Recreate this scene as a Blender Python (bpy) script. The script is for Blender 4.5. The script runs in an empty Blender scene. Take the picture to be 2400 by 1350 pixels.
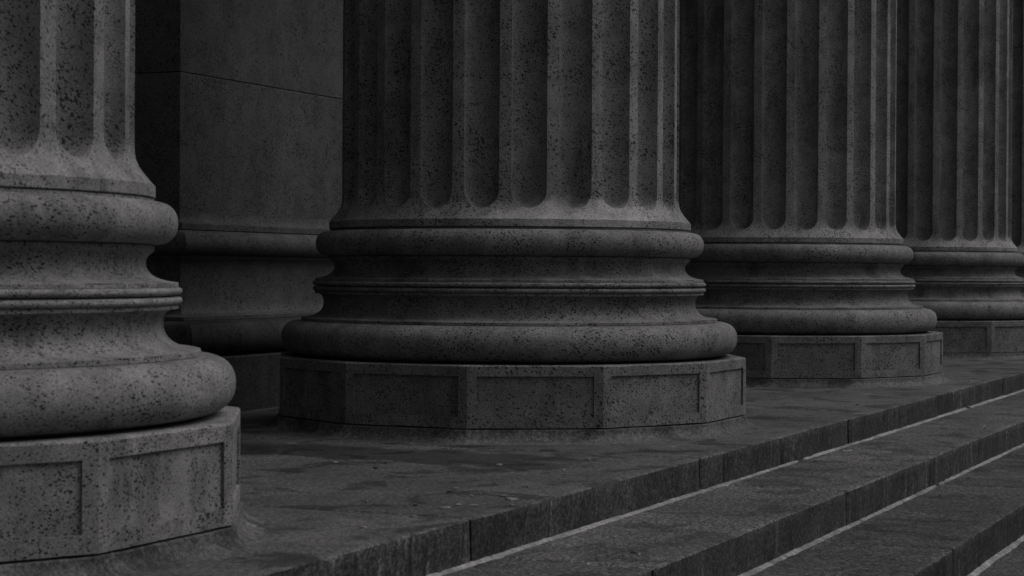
import bpy, math, random
from mathutils import Vector, Matrix, noise
random.seed(7)
R = math.radians
S = bpy.context.scene
COL = S.collection
FLOOR_DROP = 0.745            # camera height above the platform floor (z = 0)

# ------------------------------------------------------------------ camera
PHI, PITCH, ROLL = 0.41913, 0.00865, 0.00574
cam_d = bpy.data.cameras.new('camera')
cam_d.sensor_width = 36.0
cam_d.lens = 4597.2 / 2400 * 36.0
cam_d.clip_start = 0.05
cam_d.clip_end = 2000
cam = bpy.data.objects.new('camera', cam_d)
COL.objects.link(cam)
right = Vector((math.sin(PHI), -math.cos(PHI), 0))
fwd = Vector((math.cos(PHI), math.sin(PHI), 0))
up = Vector((0, 0, 1))
fwd2 = fwd * math.cos(PITCH) - up * math.sin(PITCH)
up2 = up * math.cos(PITCH) + fwd * math.sin(PITCH)
r3 = right * math.cos(ROLL) + up2 * math.sin(ROLL)
u3 = up2 * math.cos(ROLL) - right * math.sin(ROLL)
m = Matrix((r3, u3, -fwd2)).transposed().to_4x4()
m.translation = (0, 0, FLOOR_DROP)
cam.matrix_world = m
cam_d.dof.use_dof = True
cam_d.dof.focus_distance = 9.8
cam_d.dof.aperture_fstop = 8.0
S.camera = cam

# ------------------------------------------------------------------ light
SUN_AZ = R(-63)      # direction the light comes from, from +X axis
SUN_EL = R(57)
w = bpy.data.worlds.new('World')
S.world = w
w.use_nodes = True
wn, wl = w.node_tree.nodes, w.node_tree.links
wn.clear()
sky = wn.new('ShaderNodeTexSky')
sky.sky_type = 'NISHITA'
sky.sun_disc = False
sky.sun_elevation = SUN_EL
sky.sun_rotation = R(90) - SUN_AZ
sky.air_density = 1.0
sky.dust_density = 4.0
hs = wn.new('ShaderNodeHueSaturation')
hs.inputs['Saturation'].default_value = 0.04       # grey, overcast
bg = wn.new('ShaderNodeBackground')
bg.inputs['Strength'].default_value = 0.14
wo = wn.new('ShaderNodeOutputWorld')
wl.new(sky.outputs[0], hs.inputs['Color'])
# standard overcast sky: about three times as bright overhead as at the horizon
# (the clear-sky model alone is brightest low down)
tc = wn.new('ShaderNodeTexCoord')
sz = wn.new('ShaderNodeSeparateXYZ')
wl.new(tc.outputs['Generated'], sz.inputs[0])
mr = wn.new('ShaderNodeMapRange')
mr.inputs['From Min'].default_value = 0.0; mr.inputs['From Max'].default_value = 1.0
mr.inputs['To Min'].default_value = 0.18; mr.inputs['To Max'].default_value = 1.7
wl.new(sz.outputs[2], mr.inputs['Value'])
vm = wn.new('ShaderNodeVectorMath'); vm.operation = 'SCALE'
wl.new(hs.outputs[0], vm.inputs[0]); wl.new(mr.outputs[0], vm.inputs['Scale'])
wl.new(vm.outputs[0], bg.inputs['Color'])
wl.new(bg.outputs[0], wo.inputs['Surface'])

sun_d = bpy.data.lights.new('sun', 'SUN')
sun_d.energy = 1.5
sun_d.angle = R(50)
sun_d.color = (1.0, 0.975, 0.97)
sun = bpy.data.objects.new('sun', sun_d)
COL.objects.link(sun)
src = Vector((math.cos(SUN_EL) * math.cos(SUN_AZ), math.cos(SUN_EL) * math.sin(SUN_AZ), math.sin(SUN_EL)))
sun.rotation_euler = src.to_track_quat('Z', 'Y').to_euler()
sun.location = src * 40

S.view_settings.view_transform = 'Standard'
S.view_settings.look = 'None'
S.view_settings.exposure = -1.42
S.view_settings.gamma = 1.0
S.render.engine = 'CYCLES'
S.cycles.max_bounces = 4
S.cycles.diffuse_bounces = 3
S.cycles.glossy_bounces = 1
S.cycles.transmission_bounces = 0
S.cycles.use_adaptive_sampling = True
S.cycles.adaptive_threshold = 0.02
S.cycles.use_denoising = True
S.cycles.denoiser = 'OPENIMAGEDENOISE'
S.cycles.denoising_input_passes = 'RGB_ALBEDO_NORMAL'
S.cycles.denoising_prefilter = 'ACCURATE'

# ------------------------------------------------------------------ materials
class NT:
    def __init__(s, name):
        s.m = bpy.data.materials.new(name)
        s.m.use_nodes = True
        s.n, s.l = s.m.node_tree.nodes, s.m.node_tree.links
        s.b = s.n['Principled BSDF']
    def new(s, t, **k):
        n = s.n.new(t)
        for a, b in k.items():
            if a.startswith('i_'):
                n.inputs[a[2:].replace('_', ' ')].default_value = b
            else:
                setattr(n, a, b)
        return n
    def put(s, v, sock):
        if hasattr(v, 'is_output'):
            s.l.new(v, sock)
        else:
            sock.default_value = v
    def math(s, op, a, b=0.0, clamp=False):
        n = s.new('ShaderNodeMath', operation=op, use_clamp=clamp)
        s.put(a, n.inputs[0]); s.put(b, n.inputs[1])
        return n.outputs[0]
    def vmath(s, op, a, b):
        n = s.new('ShaderNodeVectorMath', operation=op)
        s.put(a, n.inputs[0]); s.put(b, n.inputs[1])
        return n.outputs[0]
    def noise(s, vec, scale, detail=2.0, rough=0.5, dist=0.0):
        n = s.new('ShaderNodeTexNoise')
        s.l.new(vec, n.inputs['Vector'])
        n.inputs['Scale'].default_value = scale
        n.inputs['Detail'].default_value = detail
        n.inputs['Roughness'].default_value = rough
        n.inputs['Distortion'].default_value = dist
        return n.outputs['Fac']
    def step(s, v, a, b, lo=0.0, hi=1.0):
        n = s.new('ShaderNodeMapRange', interpolation_type='SMOOTHSTEP')
        s.put(v, n.inputs['Value'])
        n.inputs['From Min'].default_value = a; n.inputs['From Max'].default_value = b
        n.inputs['To Min'].default_value = lo; n.inputs['To Max'].default_value = hi
        return n.outputs[0]
    def position(s):
        return s.new('ShaderNodeNewGeometry').outputs['Position']
    def rnd(s):
        return s.new('ShaderNodeObjectInfo').outputs['Random']
    def finish(s, value, tint=(1.0, 0.972, 0.985), rough=0.8, bump=None, strength=0.3, dist=0.004):
        c = s.new('ShaderNodeVectorMath', operation='SCALE')
        c.inputs[0].default_value = tint
        s.put(value, c.inputs['Scale'])
        s.l.new(c.outputs[0], s.b.inputs['Base Color'])
        s.b.inputs['Roughness'].default_value = rough
        s.b.inputs['Specular IOR Level'].default_value = 0.25
        if bump is not None:
            b = s.new('ShaderNodeBump')
            b.inputs['Strength'].default_value = strength
            b.inputs['Distance'].default_value = dist
            s.put(bump, b.inputs['Height'])
            s.l.new(b.outputs[0], s.b.inputs['Normal'])
        return s.m

def granite(name, base=0.30, fleck=0.88, stain=0.35, vert=True, fine=1.0, patch=None, mot=1.0):
    t = NT(name)
    pos = t.position()
    rnd = t.rnd()
    # the grain of every stone runs its own way
    off = t.new('ShaderNodeCombineXYZ')
    t.put(t.math('MULTIPLY', rnd, 37.0), off.inputs[0]); t.put(t.math('MULTIPLY', rnd, 91.0), off.inputs[1])
    p0 = t.vmath('ADD', pos, off.outputs[0])
    rot = t.new('ShaderNodeVectorRotate', rotation_type='EULER_XYZ')
    t.l.new(p0, rot.inputs['Vector'])
    e = t.new('ShaderNodeCombineXYZ')
    t.put(t.math('MULTIPLY_ADD', rnd, 0.9), e.inputs[0])
    t.put(t.math('ADD', t.math('MULTIPLY', rnd, 1.3), 0.35), e.inputs[1])
    e.inputs[2].default_value = 0.5
    t.l.new(e.outputs[0], rot.inputs['Rotation'])
    g = rot.outputs[0]
    g2 = g
    # dark mica flecks: elongated grains of many sizes, thicker in some places than in others
    wn_ = t.new('ShaderNodeTexNoise'); t.l.new(p0, wn_.inputs['Vector']); wn_.inputs['Scale'].default_value = 170.0 * fine; wn_.inputs['Detail'].default_value = 0.0
    ws_ = t.new('ShaderNodeVectorMath', operation='SCALE'); t.l.new(wn_.outputs['Color'], ws_.inputs[0]); ws_.inputs['Scale'].default_value = 0.007 / fine
    gw = t.vmath('ADD', g, ws_.outputs[0])
    dens = t.step(t.noise(g, 6.0, 1.0), 0.32, 0.70, 0.80, 1.14)
    def flecks(shift, stretch, scale, r0, r1, pw):
        vo = t.new('ShaderNodeTexVoronoi', feature='F1')
        t.l.new(t.vmath('MULTIPLY', t.vmath('ADD', gw, shift), stretch), vo.inputs['Vector'])
        vo.inputs['Scale'].default_value = scale * fine
        sc = t.new('ShaderNodeSeparateColor'); t.l.new(vo.outputs['Color'], sc.inputs[0])
        rr = t.math('ADD', r0, t.math('MULTIPLY', t.math('POWER', sc.outputs[0], pw), r1))
        rr = t.math('MULTIPLY', rr, dens)
        return t.step(t.math('SUBTRACT', rr, vo.outputs['Distance']), -0.03, 0.07)
    m1 = flecks((0.0, 0.0, 0.0), (1.0, 1.0, 0.45), 132.0, 0.165, 0.37, 1.6)
    m2 = flecks((3.1, 7.7, 1.3), (1.0, 0.75, 0.6), 210.0, 0.05, 0.42, 1.4)
    grain = t.noise(p0, 300.0, 0.0)
    mott = t.noise(p0, 11.0, 2.0, 0.6)
    big = t.noise(p0, 1.9, 2.0, 0.55)
    # weathering
    sv = t.vmath('MULTIPLY', p0, (1.0, 1.0, 0.22 if vert else 1.0))
    s1 = t.noise(sv, 6.5, 3.0, 0.6)
    sm = t.step(s1, 0.52, 0.68)
    v = t.math('MULTIPLY', base, t.step(grain, 0.25, 0.75, 0.66, 1.36))
    v = t.math('MULTIPLY', v, t.step(mott, 0.28, 0.72, 1 - 0.18 * mot, 1 + 0.15 * mot))
    v = t.math('MULTIPLY', v, t.step(big, 0.25, 0.75, 1 - 0.16 * mot, 1 + 0.14 * mot))
    v = t.math('MULTIPLY', v, t.math('SUBTRACT', 1.0, t.math('MULTIPLY', sm, stain)))
    if patch:
        d = t.vmath('SUBTRACT', pos, patch[0])
        d = t.vmath('MULTIPLY', d, patch[1])
        ln = t.new('ShaderNodeVectorMath', operation='LENGTH'); t.l.new(d, ln.inputs[0])
        k = t.math('ADD', ln.outputs['Value'], t.math('MULTIPLY', t.noise(pos, 9.0, 4.0, 0.6), 1.6))
        pm = t.step(k, 1.75, 1.6)
        v = t.math('MULTIPLY', v, t.math('ADD', 1.0, t.math('MULTIPLY', pm, patch[2])))
        m1 = t.math('MULTIPLY', m1, t.math('SUBTRACT', 1.0, t.math('MULTIPLY', pm, 0.5)))
    v = t.math('MULTIPLY', v, t.math('SUBTRACT', 1.0, t.math('MULTIPLY', m1, fleck)))
    v = t.math('MULTIPLY', v, t.math('SUBTRACT', 1.0, t.math('MULTIPLY', m2, 0.42)))
    h = t.noise(pos, 70.0, 2.0, 0.7)
    return t.finish(v, bump=h, strength=0.3, dist=0.004)

def paving(name, base, streak=0.0, stain=0.4, spots=True, wet=False, gc=1.0):
    t = NT(name)
    pos = t.position(); rnd = t.rnd()
    off = t.new('ShaderNodeCombineXYZ')
    t.put(t.math('MULTIPLY', rnd, 23.0), off.inputs[0]); t.put(t.math('MULTIPLY', rnd, 51.0), off.inputs[1])
    p0 = t.vmath('ADD', pos, off.outputs[0])
    grain = t.noise(p0, 150.0, 1.0, 0.6)
    grain2 = t.noise(p0, 58.0, 1.0, 0.6)
    mott = t.noise(p0, 7.0, 3.0, 0.65)
    big = t.noise(p0, 1.3, 3.0, 0.55)
    v = t.math('MULTIPLY', base, t.step(grain, 0.28, 0.72, max(0.2, 1 - 0.7 * gc), 1 + 0.8 * gc))
    v = t.math('MULTIPLY', v, t.step(grain2, 0.30, 0.70, max(0.2, 1 - 0.5 * gc), 1 + 0.55 * gc))
    v = t.math('MULTIPLY', v, t.step(mott, 0.25, 0.75, 0.82, 1.15))
    v = t.math('MULTIPLY', v, t.step(big, 0.25, 0.75, 0.75, 1.22))
    v = t.math('MULTIPLY', v, t.math('ADD', 0.88, t.math('MULTIPLY', rnd, 0.24)))
    if streak > 0:
        sv = t.vmath('MULTIPLY', p0, (1.0, 1.0, 0.16))
        s1 = t.noise(t.vmath('MULTIPLY', p0, (1.0, 1.0, 0.45)), 11.0, 4.0, 0.7)
        s2 = t.noise(t.vmath('ADD', sv, (9.0, 0.0, 0.0)), 2.4, 3.0, 0.6)
        v = t.math('MULTIPLY', v, t.math('SUBTRACT', 1.0, t.math('MULTIPLY', t.step(s1, 0.50, 0.68), streak)))
        v = t.math('MULTIPLY', v, t.step(s2, 0.3, 0.7, 0.70, 1.2))
        # old joints smeared with pale mortar
        sx = t.new('ShaderNodeSeparateXYZ'); t.l.new(pos, sx.inputs[0])
        wob = t.math('MULTIPLY', t.math('SUBTRACT', t.noise(pos, 45.0, 1.0), 0.5), 0.022)
        xw = t.math('ADD', sx.outputs[0], wob)
        tot = None
        for x0, hw in ((8.48, 0.015), (8.84, 0.008), (9.28, 0.010), (12.53, 0.014), (12.77, 0.012), (13.24, 0.014), (9.50, 0.006), (7.82, 0.006), (5.95, 0.007)):
            k = t.step(t.math('ABSOLUTE', t.math('SUBTRACT', xw, x0)), hw, hw * 0.5)
            tot = k if tot is None else t.math('MAXIMUM', tot, k)
        v = t.math('MULTIPLY', v, t.math('ADD', 1.0, t.math('MULTIPLY', tot, 1.1)))
        # dark and pale runs
        s4 = t.noise(t.vmath('ADD', sv, (57.0, 0.0, 0.0)), 9.0, 2.0)
        v = t.math('MULTIPLY', v, t.step(s4, 0.64, 0.70, 1.0, 0.5))
        s3 = t.noise(t.vmath('ADD', sv, (31.0, 0.0, 0.0)), 19.0, 1.0)
        v = t.math('MULTIPLY', v, t.step(s3, 0.67, 0.72, 1.0, 1.8))
    else:
        s1 = t.noise(p0, 3.4, 5.0, 0.65, 0.6)
        v = t.math('MULTIPLY', v, t.math('SUBTRACT', 1.0, t.math('MULTIPLY', t.step(s1, 0.52, 0.60), stain)))
    if wet:
        # damp stain lying across the slab in front of the second column
        sx = t.new('ShaderNodeSeparateXYZ'); t.l.new(pos, sx.inputs[0])
        nz = t.noise(pos, 2.6, 4.0, 0.65)
        xx = t.math('ADD', sx.outputs[0], t.math('MULTIPLY', t.math('SUBTRACT', nz, 0.5), 0.55))
        a = t.math('MULTIPLY', t.step(xx, 6.78, 6.84), t.step(xx, 7.34, 7.24))
        a = t.math('MULTIPLY', a, t.step(t.math('ADD', sx.outputs[1], t.math('MULTIPLY', t.math('SUBTRACT', nz, 0.5), 0.9)), 2.75, 3.0))
        v = t.math('MULTIPLY', v, t.math('SUBTRACT', 1.0, t.math('MULTIPLY', a, 0.58)))
    if spots:
        vo = t.new('ShaderNodeTexVoronoi', feature='F1')
        wob = t.new('ShaderNodeTexNoise'); t.l.new(p0, wob.inputs['Vector']); wob.inputs['Scale'].default_value = 30.0
        ws = t.new('ShaderNodeVectorMath', operation='SCALE'); t.l.new(wob.outputs['Color'], ws.inputs[0]); ws.inputs['Scale'].default_value = 0.15
        t.l.new(t.vmath('ADD', p0, ws.outputs[0]), vo.inputs['Vector']); vo.inputs['Scale'].default_value = 7.5
        sep = t.new('ShaderNodeSeparateColor'); t.l.new(vo.outputs['Color'], sep.inputs[0])
        rad = t.math('MULTIPLY', t.math('POWER', sep.outputs[0], 5.0), 0.30)
        sp = t.math('LESS_THAN', vo.outputs['Distance'], rad)
        dark = t.math('GREATER_THAN', sep.outputs[1], 0.45)
        gain = t.math('SUBTRACT', 2.1, t.math('MULTIPLY', dark, 1.5))
        v = t.math('MULTIPLY', v, t.math('ADD', 1.0, t.math('MULTIPLY', sp, t.math('SUBTRACT', gain, 1.0))))
    h = t.noise(pos, 45.0, 3.0, 0.65)
    return t.finish(v, rough=0.72, bump=h, strength=0.5, dist=0.005)

def plain(name, base, scale=40.0, var=0.25):
    t = NT(name)
    p = t.position()
    n = t.noise(p, scale, 4.0, 0.6)
    n2 = t.noise(p, scale * 0.12, 3.0, 0.6)
    v = t.math('MULTIPLY', base, t.step(n, 0.25, 0.75, 1 - var, 1 + var))
    v = t.math('MULTIPLY', v, t.step(n2, 0.25, 0.75, 1 - var, 1 + var))
    return t.finish(v, bump=n, strength=0.4)

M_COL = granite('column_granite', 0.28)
M_BASE_SHADED = granite('shaded_base_granite', 0.215)  # darker than the shafts: weaker light low down put into the colour
M_PATCH = granite('column_granite_patched', 0.265, patch=((8.20, 3.32, 1.005), (2.4, 2.4, 12.0), 0.35))
M_FINE = granite('fine_column_granite', 0.25, fine=1.18, stain=0.36)
M_TORUS_SHADED = granite('shaded_torus_granite', 0.215, stain=0.26)  # torus stone also carries the low-level shade in its base tone
M_PLINTH_SHADED = granite('shaded_plinth_granite', 0.205, stain=0.3)  # plinth tone lowered likewise, shade near the floor painted in
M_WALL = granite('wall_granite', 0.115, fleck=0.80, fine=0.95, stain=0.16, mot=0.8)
M_WALLBASE_SHADED = granite('shaded_wall_base_granite', 0.065, fine=0.95, stain=0.3)  # darker copy of the wall granite, light falling off near the floor painted in
M_FOOT = paving('footing_stone', 0.115, stain=0.45, gc=0.6)
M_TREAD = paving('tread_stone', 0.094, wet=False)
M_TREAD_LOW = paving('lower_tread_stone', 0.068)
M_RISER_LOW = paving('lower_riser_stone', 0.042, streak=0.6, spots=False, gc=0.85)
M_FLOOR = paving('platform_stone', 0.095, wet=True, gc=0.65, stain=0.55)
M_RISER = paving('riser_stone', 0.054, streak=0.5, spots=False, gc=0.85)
M_MORTAR = plain('white_mortar', 0.25, 45.0, 0.40)
M_JOINT = plain('joint_mortar', 0.12, 50.0, 0.3)
M_FLAKE = plain('pale_flake', 0.24, 60.0, 0.3)
M_DARK = plain('dark_joint_mortar', 0.05, 50.0, 0.3)  # dark mortar colour, used for stair core, wall backing and dark litter
M_STREET = plain('asphalt', 0.06, 30.0, 0.3)

# ------------------------------------------------------------------ helpers
def mesh(name, verts, faces, mats, smooth=None, fmat=None):
    me = bpy.data.meshes.new(name)
    me.from_pydata([tuple(v) for v in verts], [], faces)
    for mt in (mats if isinstance(mats, (list, tuple)) else [mats]):
        me.materials.append(mt)
    if fmat:
        me.polygons.foreach_set('material_index', fmat)
    if smooth is not None:
        me.polygons.foreach_set('use_smooth', [True] * len(me.polygons))
        me.set_sharp_from_angle(angle=R(smooth))
    me.update()
    return me

def link(name, me, parent=None, loc=(0, 0, 0), rz=0.0):
    o = bpy.data.objects.new(name, me)
    COL.objects.link(o)
    o.location = loc
    o.rotation_euler = (0, 0, rz)
    if parent:
        o.parent = parent
    return o

def empty(name, loc):
    o = bpy.data.objects.new(name, None)
    o.empty_display_size = 0.2
    COL.objects.link(o)
    o.location = loc
    return o

def structure(o):
    o['kind'] = 'structure'
    return o

def box_data(x0, x1, y0, y1, z0, z1, b=0.0):
    if b <= 0:
        v = [(x, y, z) for z in (z0, z1) for y in (y0, y1) for x in (x0, x1)]
        f = [(0, 2, 3, 1), (4, 5, 7, 6), (0, 1, 5, 4), (2, 6, 7, 3), (0, 4, 6, 2), (1, 3, 7, 5)]
        return v, f
    # chamfered box: three shrunken quads per corner
    v = []
    idx = {}
    for sx in (0, 1):
        for sy in (0, 1):
            for sz in (0, 1):
                X, Y, Z = (x0, x1)[sx], (y0, y1)[sy], (z0, z1)[sz]
                ix, iy, iz = X + b * (1 - 2 * sx), Y + b * (1 - 2 * sy), Z + b * (1 - 2 * sz)
                for a, p in (('x', (X, iy, iz)), ('y', (ix, Y, iz)), ('z', (ix, iy, Z))):
                    idx[(sx, sy, sz, a)] = len(v); v.append(p)
    f = []
    g = lambda a, b_, c, k: idx[(a, b_, c, k)]
    for s in (0, 1):
        f.append(tuple(g(s, p, q, 'x') for p, q in ((0, 0), (1, 0), (1, 1), (0, 1))))
        f.append(tuple(g(p, s, q, 'y') for p, q in ((0, 0), (1, 0), (1, 1), (0, 1))))
        f.append(tuple(g(p, q, s, 'z') for p, q in ((0, 0), (1, 0), (1, 1), (0, 1))))
    for p in (0, 1):
        for q in (0, 1):
            f.append((g(0, p, q, 'y'), g(1, p, q, 'y'), g(1, p, q, 'z'), g(0, p, q, 'z')))
            f.append((g(p, 0, q, 'x'), g(p, 1, q, 'x'), g(p, 1, q, 'z'), g(p, 0, q, 'z')))
            f.append((g(p, q, 0, 'x'), g(p, q, 1, 'x'), g(p, q, 1, 'y'), g(p, q, 0, 'y')))
    for sx in (0, 1):
        for sy in (0, 1):
            for sz in (0, 1):
                f.append((g(sx, sy, sz, 'x'), g(sx, sy, sz, 'y'), g(sx, sy, sz, 'z')))
    return v, f

def fix_normals(me):
    import bmesh
    bm = bmesh.new(); bm.from_mesh(me)
    bmesh.ops.recalc_face_normals(bm, faces=bm.faces)
    bm.to_mesh(me); bm.free()
    return me

def nz(p, s, o=0.0):
    return noise.noise(Vector((p[0] * s + o, p[1] * s - o, p[2] * s + 2 * o)))

def lathe(name, prof, mat, seg=128, wear=0.0022, chips=(), smooth=38):
    """prof: (r, z) from top to bottom; chips: (row, depth) rows whose edge is chipped"""
    v, f = [], []
    ch = dict(chips)
    n = len(prof)
    for j, (r, z) in enumerate(prof):
        for i in range(seg):
            a = 2 * math.pi * i / seg
            p = (r * math.cos(a), r * math.sin(a), z)
            rr = r + wear * (nz(p, 7.0) + 1.2 * nz(p, 2.3, 7.0))
            if j in ch:
                c = nz(p, 11.0, 5.0)
                rr -= ch[j] * max(0.0, c - 0.28) * 2.2
                rr += 0.0010 * nz(p, 30.0, 1.0)
            v.append((rr * math.cos(a), rr * math.sin(a), z))
    for j in range(n - 1):
        for i in range(seg):
            k = (i + 1) % seg
            f.append((j * seg + i, (j + 1) * seg + i, (j + 1) * seg + k, j * seg + k))
    return mesh(name, v, f, mat, smooth)

def arc(cr, cz, ar, az, a0, a1, n, pw=1.0):
    out = []
    for i in range(n + 1):
        a = R(a0 + (a1 - a0) * i / n)
        c, s = math.cos(a), math.sin(a)
        out.append((cr + ar * math.copysign(abs(c) ** pw, c), cz + az * math.copysign(abs(s) ** pw, s)))
    return out

def spline(pts, n=5):
    out = []
    P = [pts[0]] + list(pts) + [pts[-1]]
    for i in range(1, len(P) - 2):
        a, b, c, d = P[i - 1], P[i], P[i + 1], P[i + 2]
        for k in range(n):
            t = k / n
            q = []
            for x in range(2):
                q.append(0.5 * (2 * b[x] + (c[x] - a[x]) * t + (2 * a[x] - 5 * b[x] + 4 * c[x] - d[x]) * t * t + (3 * b[x] - a[x] - 3 * c[x] + d[x]) * t ** 3))
            out.append(tuple(q))
    out.append(tuple(pts[-1]))
    return out

Zc = lambda pts: [(r, z + FLOOR_DROP) for r, z in pts]      # camera-relative z to height above platform

# ------------------------------------------------------------------ setting: street, stair core, platform, steps
COL_Y, COL_X0, PITCH_X = 0.8534 * 4.6, 0.90934 * 4.6, 4.6
EDGE = [(2.504, 0.0), (1.981, -0.1380), (1.4655, -0.2820), (0.950, -0.4290), (0.435, -0.5750), (-0.080, -0.7210), (-0.60, -0.867)]
X_MIN, X_MAX = -2.4, 46.0

v, f = box_data(-300, 300, -300, 60, -1.6, -1.013)
structure(link('street', mesh('street', v, f, M_STREET)))

vv, ff = [], []
for i, (y, z) in enumerate(EDGE):
    bv, bf = box_data(X_MIN + 0.1, X_MAX - 0.1, y + 0.06, (EDGE[i - 1][0] + 0.062 if i else 7.3), -1.2, z - 0.05)
    o = len(vv); vv += bv; ff += [tuple(a + o for a in q) for q in bf]
structure(link('stair_core', mesh('stair_core', vv, ff, M_DARK)))

def block_mesh(x0, x1, y0, y1, zt, zb, seed, seg):
    """stone block: worn, chipped nosing in front; tread = material 0, riser = material 1"""
    n = max(4, int((x1 - x0) / seg))
    worn = min(0.018, (x1 - x0) / n * 0.9)
    v, f, fm = [], [], []
    rows = 7
    for i in range(n + 1):
        x = min(x1, max(x0, x0 + (x1 - x0) * i / n)) if i not in (1, n - 1) else (x0 + worn if i == 1 else x1 - worn)
        j1 = 0.0020 * nz((x, y0, zt), 3.0, seed) + 0.0016 * nz((x, y0, zt), 17.0, seed)
        c = max(0.0, nz((x, y0, 0), 7.0, seed + 3.3) - 0.42) * 0.030 + max(0.0, nz((x, y0, 0), 31.0, seed + 1.3) - 0.35) * 0.008
        end = 0.006 if i in (0, n) else 0.0
        zz = zt + 0.0018 * nz((x, y0, 0), 2.0, seed)
        v += [(x, y0 + j1 + 0.002, zb), (x, y0 + j1 + end, zt - 0.035), (x, y0 + j1 + end, zt - 0.005 - c * 0.9),
              (x, y0 + 0.0025 + j1 + c * 0.4, zz - 0.0018 - c * 0.3), (x, y0 + 0.007 + c + j1, zz - end), (x, y0 + 0.05, zz - end), (x, y1, zt - end)]
    for i in range(n):
        a, b = i * rows, (i + 1) * rows
        for j in range(rows - 1):
            f.append((a + j, b + j, b + j + 1, a + j + 1)); fm.append(1 if j < 2 else 0)
        f.append((a + rows - 1, b + rows - 1, b, a)); fm.append(0)
    f.append(tuple(range(rows))[::-1]); fm.append(1)
    f.append(tuple(n * rows + k for k in range(rows))); fm.append(1)
    return v, f, fm

JOINTS = [
    [-1.3, 0.9, 3.10, 5.336, 7.49, 9.86, 12.04, 14.3, 16.5, 18.75, 21.0, 23.2, 25.4, 27.6, 29.9, 32.1, 34.3, 36.5, 38.8, 41.0, 43.2, 45.4],
    [-2.0, 0.6, 3.0, 5.5, 7.775, 10.15, 12.5, 14.9, 17.3, 19.7, 22.1, 24.5, 26.9, 29.3, 31.7, 34.1, 36.5, 38.9, 41.3, 43.7, 46.0],
    [-1.4, 0.8, 2.9, 5.1, 7.346, 9.6, 11.9, 14.2, 16.5, 18.8, 21.1, 23.4, 25.7, 28.0, 30.3, 32.6, 34.9, 37.2, 39.5, 41.8, 44.1],
    [-2.0, 0.3, 2.6, 4.8, 6.6, 8.9, 11.2, 13.5, 15.8, 18.1, 20.4, 22.7, 25.0, 27.3, 29.6, 31.9, 34.2, 36.5, 38.8, 41.1, 43.4],
]
JOINTS += [[x + 0.9 for x in JOINTS[2]], [x + 0.3 for x in JOINTS[3]], JOINTS[1]]
for i, (y, z) in enumerate(EDGE):
    top = structure(empty('platform' if i == 0 else 'step', (0, y, z)))
    yb = 6.9 if i == 0 else EDGE[i - 1][0] + 0.055
    zb = EDGE[i + 1][1] - 0.002 if i + 1 < len(EDGE) else -1.013
    J = JOINTS[i]
    for k in range(len(J) - 1):
        g_ = 0.008 if i == 0 else 0.0015
        a, b = J[k] + g_, J[k + 1] - g_
        dz = random.uniform(-0.002, 0.002)
        bv, bf, fm = block_mesh(a, b, 0.0 + random.uniform(-0.003, 0.003), yb - y, dz, zb - z, i * 13.7 + k * 2.9, 0.025 if b < 17 else 0.1)
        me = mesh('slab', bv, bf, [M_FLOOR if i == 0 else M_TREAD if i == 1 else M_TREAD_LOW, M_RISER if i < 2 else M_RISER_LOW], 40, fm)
        fix_normals(me)
        link('slab', me, top)
    # white pointing squeezed along the foot of the riser
    if i + 1 < len(EDGE):
        zf = EDGE[i + 1][1] - z
        vv, ff = [], []
        n = 2600
        run = False
        for q in range(n + 1):
            x = J[0] + (26.0 - J[0]) * q / n
            g_ = nz((x, i * 5.0, 0), 1.5, 4.0) + 0.35 * nz((x, i, 0), 9.0, 8.0)
            k_ = min(1.0, max(0.0, ((0.46 if i == 1 else 0.56) - g_) / 0.10))
            if k_ <= 0.02:
                run = False
                continue
            h = 0.0085 + 0.003 * nz((x, i, 0), 2.3) + 0.0024 * nz((x, i, 0), 15.0) + 0.0010 * nz((x, i, 0), 60.0)
            d = 0.016 + 0.008 * nz((x, i, 3), 3.0) + 0.007 * nz((x, i, 3), 13.0) + 0.002 * nz((x, i, 3), 55.0)
            h *= k_ ** 0.6; d *= k_ ** 0.5
            b = len(vv)
            vv += [(x, 0.008, zf + h), (x, -0.004, zf + h * 0.95), (x, -0.004 - d * 0.55, zf + h * 0.5), (x, -0.004 - d, zf - 0.001), (x, 0.008, zf - 0.004)]
            if run:
                for e in range(4):
                    ff.append((b - 5 + e, b + e, b + e + 1, b - 4 + e))
            run = True
        me = fix_normals(mesh('mortar_line', vv, ff, M_MORTAR, 60))
        o = link('mortar_line', me, top)

def flakes(name, label, mat, spots):
    vv, ff = [], []
    for x, y, z, r in spots:
        n = 9
        c = len(vv)
        a0 = random.uniform(0, 6.28)
        ring = []
        for k in range(n):
            a = 2 * math.pi * k / n
            q = r * random.uniform(0.45, 1.05)
            px, py = q * math.cos(a), 0.6 * q * math.sin(a)
            ring.append((x + px * math.cos(a0) - py * math.sin(a0), y + px * math.sin(a0) + py * math.cos(a0)))
        vv += [(px, py, z + 0.0005) for px, py in ring] + [(x + (px - x) * 0.8, y + (py - y) * 0.8, z + 0.0045) for px, py in ring]
        for k in range(n):
            k2 = (k + 1) % n
            ff.append((c + k, c + k2, c + n + k2, c + n + k))
        ff.append(tuple(c + n + k for k in range(n)))
    o = link(name, mesh(name, vv, ff, mat))
    o['kind'] = 'stuff'; o['label'] = label; o['category'] = 'litter'
pale = [(5.84, 2.60, 0, .045), (6.853, 3.103, 0, .022), (6.044, 2.904, 0, .016), (5.631, 2.69, 0, .020), (5.632, 2.638, 0, .018), (5.529, 2.693, 0, .028),
        (6.202, 2.71, 0, .018), (5.9, 2.655, 0, .020), (5.287, 2.676, 0, .016), (5.002, 2.697, 0, .018), (6.652, 3.71, 0, .018), (6.787, 2.809, 0, .016),
        (7.202, 2.872, 0, .014), (5.691, 2.531, 0, .012), (5.826, 2.395, -.138, .018), (6.082, 2.332, -.138, .014), (5.75, 2.119, -.138, .016)]
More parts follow.
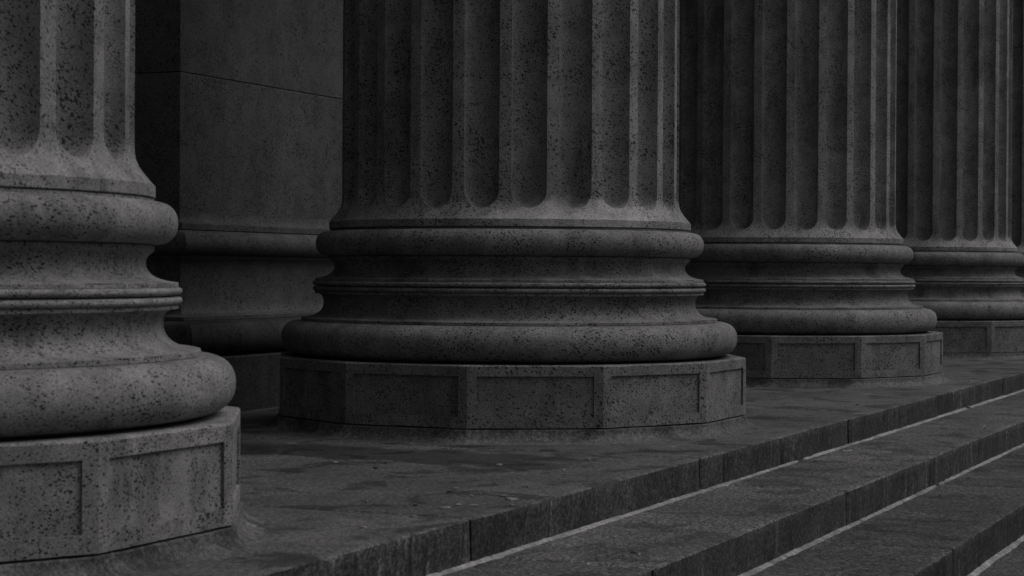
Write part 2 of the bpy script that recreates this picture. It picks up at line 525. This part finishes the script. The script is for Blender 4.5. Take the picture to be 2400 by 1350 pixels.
dark = [(5.943, 2.873, 0, .016), (6.521, 3.463, 0, .014), (10.9, 2.72, 0, .022), (8.95, 2.43, -.138, .018), (9.9, 1.90, -.282, .020)]
for q in range(46):
    lv = random.choice((0, 0, 0, 1, 1, 2))
    yy = random.uniform(EDGE[lv][0] + 0.03, (EDGE[lv - 1][0] - 0.03) if lv else 3.6)
    (pale if random.random() < 0.55 else dark).append((random.uniform(4.6, 15.0), yy, EDGE[lv][1], random.uniform(0.006, 0.015)))
flakes('pale_litter', 'scattered pale flakes and gum spots on the landing and treads', M_FLAKE, pale)
flakes('dark_litter', 'scattered small dark leaves and crumbs on the landing and treads', M_DARK, dark)

# ------------------------------------------------------------------ columns
A_FL = R(5.6) * 0.824                   # half width of a flute
def shaft_mesh(name, z0, z1, lower):
    """z0..z1 above platform; 24 flutes with rounded stops and a flared foot on the lowest drum"""
    foot = spline([(0.8832, 0.2335), (0.870, 0.2475), (0.857, 0.263), (0.842, 0.283), (0.8325, 0.300), (0.8265, 0.318), (0.824, 0.345)], 4)
    zend = 0.283 + FLOOR_DROP
    zc = zend + A_FL
    taper = lambda z: 0.824 - 0.010 * ((z - 1.1) / 12.0) - 0.10 * max(0.0, (z - 3.0) / 10.5) ** 1.6
    rows = []
    if lower:
        for r, z in [(0.868, 0.1992), (0.8832 - 0.003, 0.1992), (0.8832, 0.202), (0.8832, 0.217)]:
            rows.append((z + FLOOR_DROP, r))
        for r, z in foot:
            rows.append((z + FLOOR_DROP, r))
        rr = [p for p in rows]
        def rad(z):
            q = z - FLOOR_DROP
            if q >= 0.345:
                return taper(z)
            for (ra, za), (rb, zb) in zip(foot, foot[1:]):
                if za <= q <= zb:
                    return ra + (rb - ra) * (q - za) / (zb - za)
            return 0.8832
        below = [(z, r) for z, r in rr if z < zend - 0.004]
        caps = [(zc - A_FL * math.cos(R(a)), None) for a in (0, 6, 12, 20, 30, 42, 53, 64, 77, 90)]
        ups = [(zc + 0.05, None), (zc + 0.3, None), (1.9, None), (2.5, None), (z1 - 0.006, None), (z1, -0.005)]
        rows = below + caps + ups
    else:
        rad = taper
        k = max(1, int((z1 - z0) / 1.5))
        rows = [(z0, -0.005), (z0 + 0.006, None)] + [(z0 + (z1 - z0) * i / k, None) for i in range(1, k)] + [(z1 - 0.006, None), (z1, -0.005)]
    NF, NB = 12, 4
    v, f = [], []
    per = NF + NB
    for z, r in rows:
        R0 = rad(z) + (r if r is not None and r < 0 else 0.0) if (r is None or r < 0) else r
        t = max(0.0, zc - z) if lower else 0.0
        half = math.sqrt(max(0.0, A_FL ** 2 - t * t))
        if lower and z < zend - 0.001:
            half = A_FL * min(0.9, (zend - z) / 0.03 + 0.15)     # plain foot below the stops
            flat = True
        else:
            flat = False
        for q in range(24):
            c0 = R(15 * q)
            ha = half / 0.824
            for i in range(NF):
                u = -math.cos(math.pi * i / NF)
                a = c0 + u * ha
                dep = 0.0 if flat else (1.05 * A_FL + max(0.0, R0 - taper(z))) * math.sqrt(max(0.0, 1.0 - (t / A_FL) ** 8)) * math.sqrt(max(0.0, 1.0 - u * u))
                rr_ = R0 - dep + 0.0010 * nz((math.cos(a), math.sin(a), z), 6.0)
                v.append((rr_ * math.cos(a), rr_ * math.sin(a), z))
            for i in range(NB):
                a = c0 + ha + (R(15) - 2 * ha) * i / NB
                p = (math.cos(a), math.sin(a), z)
                rr_ = R0 + 0.0010 * nz(p, 6.0)
                if lower and z < 1.0 and r is not None:
                    rr_ -= 0.012 * max(0.0, nz(p, 10.0, 2.0) - 0.33) if z < 0.985 else 0.0
                v.append((rr_ * math.cos(a), rr_ * math.sin(a), z))
    N = 24 * per
    for j in range(len(rows) - 1):
        for i in range(N):
            k = (i + 1) % N
            f.append((j * N + i, j * N + k, (j + 1) * N + k, (j + 1) * N + i))
    if not lower:
        pass
    return mesh(name, v, f, M_COL, 32)

def plinth_mesh():
    """twelve-sided plinth with a sunk panel in each face; returns plinth verts/faces"""
    CR, zt, zb = 1.1541, -0.4095 + FLOOR_DROP, -0.6825 + FLOOR_DROP
    ap = CR * math.cos(R(15)); hw = CR * math.sin(R(15))
    rec = 0.009
    v, f = [], []
    mx, mt, mb = 0.042, 0.048, 0.047
    for s in range(12):
        a = R(15 * 0 + 30 * s)                  # outward normal of the face
        n = Vector((math.cos(a), math.sin(a), 0)); t = Vector((-math.sin(a), math.cos(a), 0))
        us = [-hw] + [-hw + mx] + [-hw + mx + (2 * hw - 2 * mx) * i / 10 for i in range(1, 10)] + [hw - mx] + [hw]
        zs = [zb, zb + mb, zt - mt, zt - 0.006, zt]
        base = len(v)
        W = len(us)
        for j, z in enumerate(zs):
            for i, u in enumerate(us):
                inset = 0.0
                dz = 0.0
                edge = i in (0, W - 1)
                if j == 4:
                    inset = 0.006 + (0.010 * max(0.0, nz((u + s * 3.1, 0, 0), 14.0) - 0.25))
                if j == 0:
                    dz = 0.003 * nz((u + s * 1.7, 0, 0), 8.0) if not edge else 0.0
                if j == 3 and not edge:
                    dz = -0.010 * max(0.0, nz((u + s * 3.1, 0, 0), 14.0) - 0.25)
                k = (ap - inset) / ap
                p = n * (ap - inset) + t * (u * k if edge else u) + Vector((0, 0, z + dz))
                v.append(p)
        idx = lambda i, j: base + j * W + i
        for j in range(4):
            for i in range(W - 1):
                if j == 1 and 1 <= i < W - 2:
                    continue
                f.append((idx(i, j), idx(i + 1, j), idx(i + 1, j + 1), idx(i, j + 1)))
        # walls of the sunk panel
        ring = [(i, 1) for i in range(1, W - 1)] + [(i, 2) for i in range(W - 2, 0, -1)]
        o = len(v)
        for (i, j) in ring:
            v.append(v[idx(i, j)] - n * (rec + 0.004))
        for q in range(len(ring)):
            q2 = (q + 1) % len(ring)
            f.append((idx(*ring[q]), idx(*ring[q2]), o + q2, o + q))
        # top
        o = len(v)
        for i in range(W):
            p = v[idx(i, 4)]
            v.append(Vector((p.x * 0.86, p.y * 0.86, zt)))
        for i in range(W - 1):
            f.append((idx(i, 4), idx(i + 1, 4), o + i + 1, o + i))
    me = mesh('plinth', v, f, M_PLINTH_SHADED, 25)
    # panel: one slab, its face sunk behind the frame
    pv = []
    w2, h0, h1 = hw - mx - 0.0004, zb + mb + 0.0004, zt - mt - 0.0004
    pv, pf = box_data(ap - rec - 0.03, ap - rec, -w2, w2, h0, h1)
    pm = mesh('panel', pv, pf, M_PLINTH_SHADED)
    return me, fix_normals(pm)

def footing_mesh():
    CR = 1.1541
    prof = [(-0.030, -0.6885), (0.002, -0.6885), (0.007, -0.692), (0.009, -0.704), (0.015, -0.720), (0.028, -0.733), (0.048, -0.741), (0.072, -0.7448), (0.095, -0.7475), (0.11, -0.752)]
    v, f = [], []
    SEG = 10
    N = 12 * SEG
    for (o, z) in prof:
        for s in range(12):
            a0, a1 = R(-15 + 30 * s), R(15 + 30 * s)
            p0 = Vector((math.cos(a0), math.sin(a0), 0)) * (CR + o * 1.035); p1 = Vector((math.cos(a1), math.sin(a1), 0)) * (CR + o * 1.035)
            for i in range(SEG):
                p = p0.lerp(p1, i / SEG)
                wob = 1.0 + (0.014 * nz(p, 4.0) + 0.009 * nz(p, 13.0)) * min(1.0, max(0.0, o) / 0.05)
                v.append((p.x * wob, p.y * wob, z + FLOOR_DROP + (0.002 * nz(p, 9.0, 2.0) if o > 0 else 0.0)))
    for j in range(len(prof) - 1):
        for i in range(N):
            k = (i + 1) % N
            f.append((j * N + i, (j + 1) * N + i, (j + 1) * N + k, j * N + k))
    return fix_normals(mesh('footing', v, f, M_FOOT, 28))

ME = {}
ME['drum_low'] = shaft_mesh('shaft_drum', 0.94, 3.222, True)
ME['drum_mid'] = shaft_mesh('shaft_drum', 3.227, 7.9, False)
ME['drum_top'] = shaft_mesh('shaft_drum', 7.905, 12.6, False)
ME['joint_band'] = lathe('joint_band', Zc([(0.862, 0.1996), (0.8735, 0.1990), (0.8735, 0.1962), (0.8795, 0.1955), (0.8795, 0.1885), (0.870, 0.1875)]), M_JOINT, 128, 0.0015)
ME['upper_torus'] = lathe('upper_torus', Zc([(0.84, 0.188)] + arc(0.888, 0.1285, 0.0598, 0.0595, 90, -90, 18, 0.92) + [(0.84, 0.0685)]), M_TORUS_SHADED, 144)
ME['upper_scotia'] = lathe('upper_scotia', Zc([(0.84, 0.0675), (0.8800, 0.0672), (0.8815, 0.0655), (0.8815, 0.0525)] +
    spline([(0.8812, 0.0520), (0.8765, 0.0470), (0.866, 0.038), (0.8577, 0.022), (0.8605, 0.003), (0.872, -0.0125), (0.890, -0.0245), (0.915, -0.0325), (0.9485, -0.0380)], 4) +
    [(0.9496, -0.0388), (0.9496, -0.0500), (0.90, -0.0502)]), M_BASE_SHADED, 144, chips=((3, 0.004), (37, 0.006)))
bead = lambda zc: Zc([(0.92, zc + 0.0118), (0.9460, zc + 0.0117)] + arc(0.9478, zc, 0.0130, 0.0112, 88, -88, 10) + [(0.9460, zc - 0.0117), (0.92, zc - 0.0118)])
ME['bead_a'] = lathe('bead', bead(-0.0622), M_BASE_SHADED, 144, chips=((6, 0.004),))
ME['bead_b'] = lathe('bead', bead(-0.0882), M_BASE_SHADED, 144, chips=((6, 0.004),))
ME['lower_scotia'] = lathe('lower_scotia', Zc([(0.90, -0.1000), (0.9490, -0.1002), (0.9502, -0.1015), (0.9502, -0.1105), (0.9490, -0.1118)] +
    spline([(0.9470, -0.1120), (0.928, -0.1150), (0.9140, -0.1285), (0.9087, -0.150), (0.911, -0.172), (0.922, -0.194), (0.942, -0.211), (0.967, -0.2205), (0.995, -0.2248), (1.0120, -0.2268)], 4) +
    [(1.0134, -0.2280), (1.0134, -0.2412), (0.96, -0.2415)]), M_BASE_SHADED, 144, chips=((42, 0.007), (43, 0.004)))
ME['lower_torus'] = lathe('lower_torus', Zc([(0.96, -0.2428)] + arc(1.026, -0.3222, 0.0852, 0.0794, 90, -90, 22, 0.9) + [(0.99, -0.4018), (0.99, -0.4125), (0.9, -0.4125)]), M_TORUS_SHADED, 160, 0.002)
ME['plinth'], ME['panel'] = plinth_mesh()
ME['footing'] = footing_mesh()
ME['necking'] = lathe('capital', [(0.66, 12.60), (0.705, 12.602), (0.72, 12.63), (0.74, 12.66), (0.72, 12.69), (0.705, 12.70), (0.71, 13.0), (0.78, 13.3), (0.95, 13.6), (1.0, 13.66), (1.0, 13.9), (0.6, 13.9)], M_COL, 64)

COLUMN_LABELS = [
    'nearest fluted granite column, cropped by the left edge of the photo, pale and slightly soft',
    'large central fluted column, its whole twelve-sided panelled base in view beside the dark wall',
    'third fluted column along the row, its base half hidden behind the large central column',
    'fourth fluted column along the row, its base cropped at the right edge of the photo',
    'farthest fluted column, only a sliver showing at the upper right edge of the photo',
]
for c in range(5):
    root = empty('fluted_column', (COL_X0 + c * PITCH_X, COL_Y, 0.0))
    root['label'] = COLUMN_LABELS[c]
    root['category'] = 'column'; root['kind'] = 'thing'
    root['group'] = 'fluted columns along the top of the steps'
    turn = R(30 * [0, 0, 4, 7, 9][c])
    for nm, key in (('shaft_drum', 'drum_low'), ('shaft_drum', 'drum_mid'), ('shaft_drum', 'drum_top'), ('capital', 'necking'),
                    ('joint_band', 'joint_band'), ('upper_torus', 'upper_torus'), ('upper_scotia', 'upper_scotia'), ('bead', 'bead_a'),
                    ('bead', 'bead_b'), ('lower_scotia', 'lower_scotia'), ('lower_torus', 'lower_torus'), ('plinth', 'plinth'), ('footing', 'footing')):
        o = link(nm, ME[key], root, rz=turn)
        if c == 0 and key != 'footing' or c == 1 and key == 'drum_low':
            o.material_slots[0].link = 'OBJECT'
            o.material_slots[0].material = M_FINE if c == 0 else M_PATCH
        if key == 'plinth':
            for s in range(12):
                q = link('panel', ME['panel'], o, rz=R(30 * s))
                if c == 0:
                    q.material_slots[0].link = 'OBJECT'
                    q.material_slots[0].material = M_FINE

# ------------------------------------------------------------------ wall behind the columns
WX, WY = 8.64, 5.75            # corner of the projecting wall, face plane
BACK_Y = 6.75
def sweep(name, prof, mat, x_far, smooth=35):
    """profile (offset, z) carried along the long face and round the corner into the recess"""
    v, f = [], []
    n = 0
    path = [lambda o: (x_far, WY - o), lambda o: (16.0, WY - o), lambda o: (10.4, WY - o), lambda o: (WX - o, WY - o), lambda o: (WX - o, BACK_Y - o)]
    path = [path[0]] + path[1:]
    for pf in path:
        for o, z in prof:
            x, y = pf(o)
            v.append((x, y, z + FLOOR_DROP))
    m_ = len(prof)
    for i in range(len(path) - 1):
        for j in range(m_ - 1):
            f.append((i * m_ + j, i * m_ + j + 1, (i + 1) * m_ + j + 1, (i + 1) * m_ + j))
    return fix_normals(mesh(name, v, f, mat, smooth))

wall = empty('granite_wall', (0, 0, 0))
wall['label'] = 'dark speckled granite wall with a moulded base, set back behind the columns'
wall['category'] = 'wall'; wall['kind'] = 'thing'
XF = 44.0
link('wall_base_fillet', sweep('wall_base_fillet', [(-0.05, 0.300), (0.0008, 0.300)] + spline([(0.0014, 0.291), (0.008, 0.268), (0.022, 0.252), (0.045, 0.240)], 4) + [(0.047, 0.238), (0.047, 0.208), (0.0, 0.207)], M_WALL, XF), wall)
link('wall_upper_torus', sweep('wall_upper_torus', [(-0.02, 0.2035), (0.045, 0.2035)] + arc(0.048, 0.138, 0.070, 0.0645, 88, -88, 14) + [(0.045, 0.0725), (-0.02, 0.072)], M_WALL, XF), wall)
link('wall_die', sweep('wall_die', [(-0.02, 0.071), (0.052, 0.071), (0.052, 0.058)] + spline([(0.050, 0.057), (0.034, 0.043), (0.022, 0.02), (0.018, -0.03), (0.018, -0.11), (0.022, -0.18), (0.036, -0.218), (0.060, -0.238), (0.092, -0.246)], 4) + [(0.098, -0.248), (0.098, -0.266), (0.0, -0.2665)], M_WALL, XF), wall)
link('wall_lower_torus', sweep('wall_lower_torus', [(0.0, -0.2685), (0.13, -0.2685)] + arc(0.145, -0.357, 0.092, 0.0875, 88, -88, 16) + [(0.13, -0.4455), (0.12, -0.4460), (0.12, -0.4565), (0.0, -0.4565)], M_WALLBASE_SHADED, XF), wall)
link('wall_plinth', sweep('wall_plinth', [(-0.02, -0.4555), (0.244, -0.4555), (0.250, -0.4605), (0.250, -0.752)], M_WALLBASE_SHADED, XF), wall)
# ashlar above the base: every block a piece of its own, joints open by a few millimetres
courses = [0.292 + FLOOR_DROP, 1.029 + FLOOR_DROP, 2.35 + FLOOR_DROP, 3.65 + FLOOR_DROP, 4.95 + FLOOR_DROP, 6.25 + FLOOR_DROP, 7.55 + FLOOR_DROP, 8.85 + FLOOR_DROP, 10.15 + FLOOR_DROP, 11.45 + FLOOR_DROP, 13.2]
G = 0.0015
for k in range(len(courses) - 1):
    z0, z1 = courses[k] + (G if k else 0.002), courses[k + 1] - G
    x = WX
    first = True
    while x < XF - 0.1:
        L = (3.1 if k % 2 == 0 else 2.5) if first else 2.9
        x1 = min(x + L, XF)
        bv, bf = box_data(x if first else x + G, x1 - G, WY, WY + (BACK_Y - WY - 0.02 if first else 0.4), z0, z1, 0.003)
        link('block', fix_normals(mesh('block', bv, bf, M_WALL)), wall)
        x = x1
        first = False
bv, bf = box_data(WX + 0.05, XF - 0.02, WY + 0.05, BACK_Y + 0.3, -0.4, 13.2)
link('backing', fix_normals(mesh('backing', bv, bf, M_DARK)), wall)

back = wall                     # the recess at left belongs to the same wall
for k in range(-1, len(courses) - 1):
    z0, z1 = (0.0, courses[0] - G) if k < 0 else (courses[k] + G, courses[k + 1] - G)
    x = -4.0 + (0.9 if k % 2 else 0.0)
    while x < WX - 0.01:
        x1 = min(x + 2.4, WX - 0.003)
        bv, bf = box_data(x + G, x1 - G, BACK_Y, BACK_Y + 0.4, z0, z1, 0.003)
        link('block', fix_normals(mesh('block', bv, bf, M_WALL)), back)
        x = x1
bv, bf = box_data(-4.0, WX, BACK_Y + 0.06, BACK_Y + 0.5, -0.4, 13.2)
link('backing', fix_normals(mesh('backing', bv, bf, M_DARK)), back)

# entablature and ceiling that the columns carry, far above the frame
vv, ff = [], []
for b in ((-4.5, 45, COL_Y - 0.75, COL_Y + 0.75, 13.9, 15.6), (-4.5, 45, COL_Y - 1.25, 7.2, 15.6, 16.6)):
    bv, bf = box_data(*b)
    o = len(vv); vv += bv; ff += [tuple(a + o for a in q) for q in bf]
structure(link('portico_ceiling', fix_normals(mesh('portico_ceiling', vv, ff, M_WALL))))
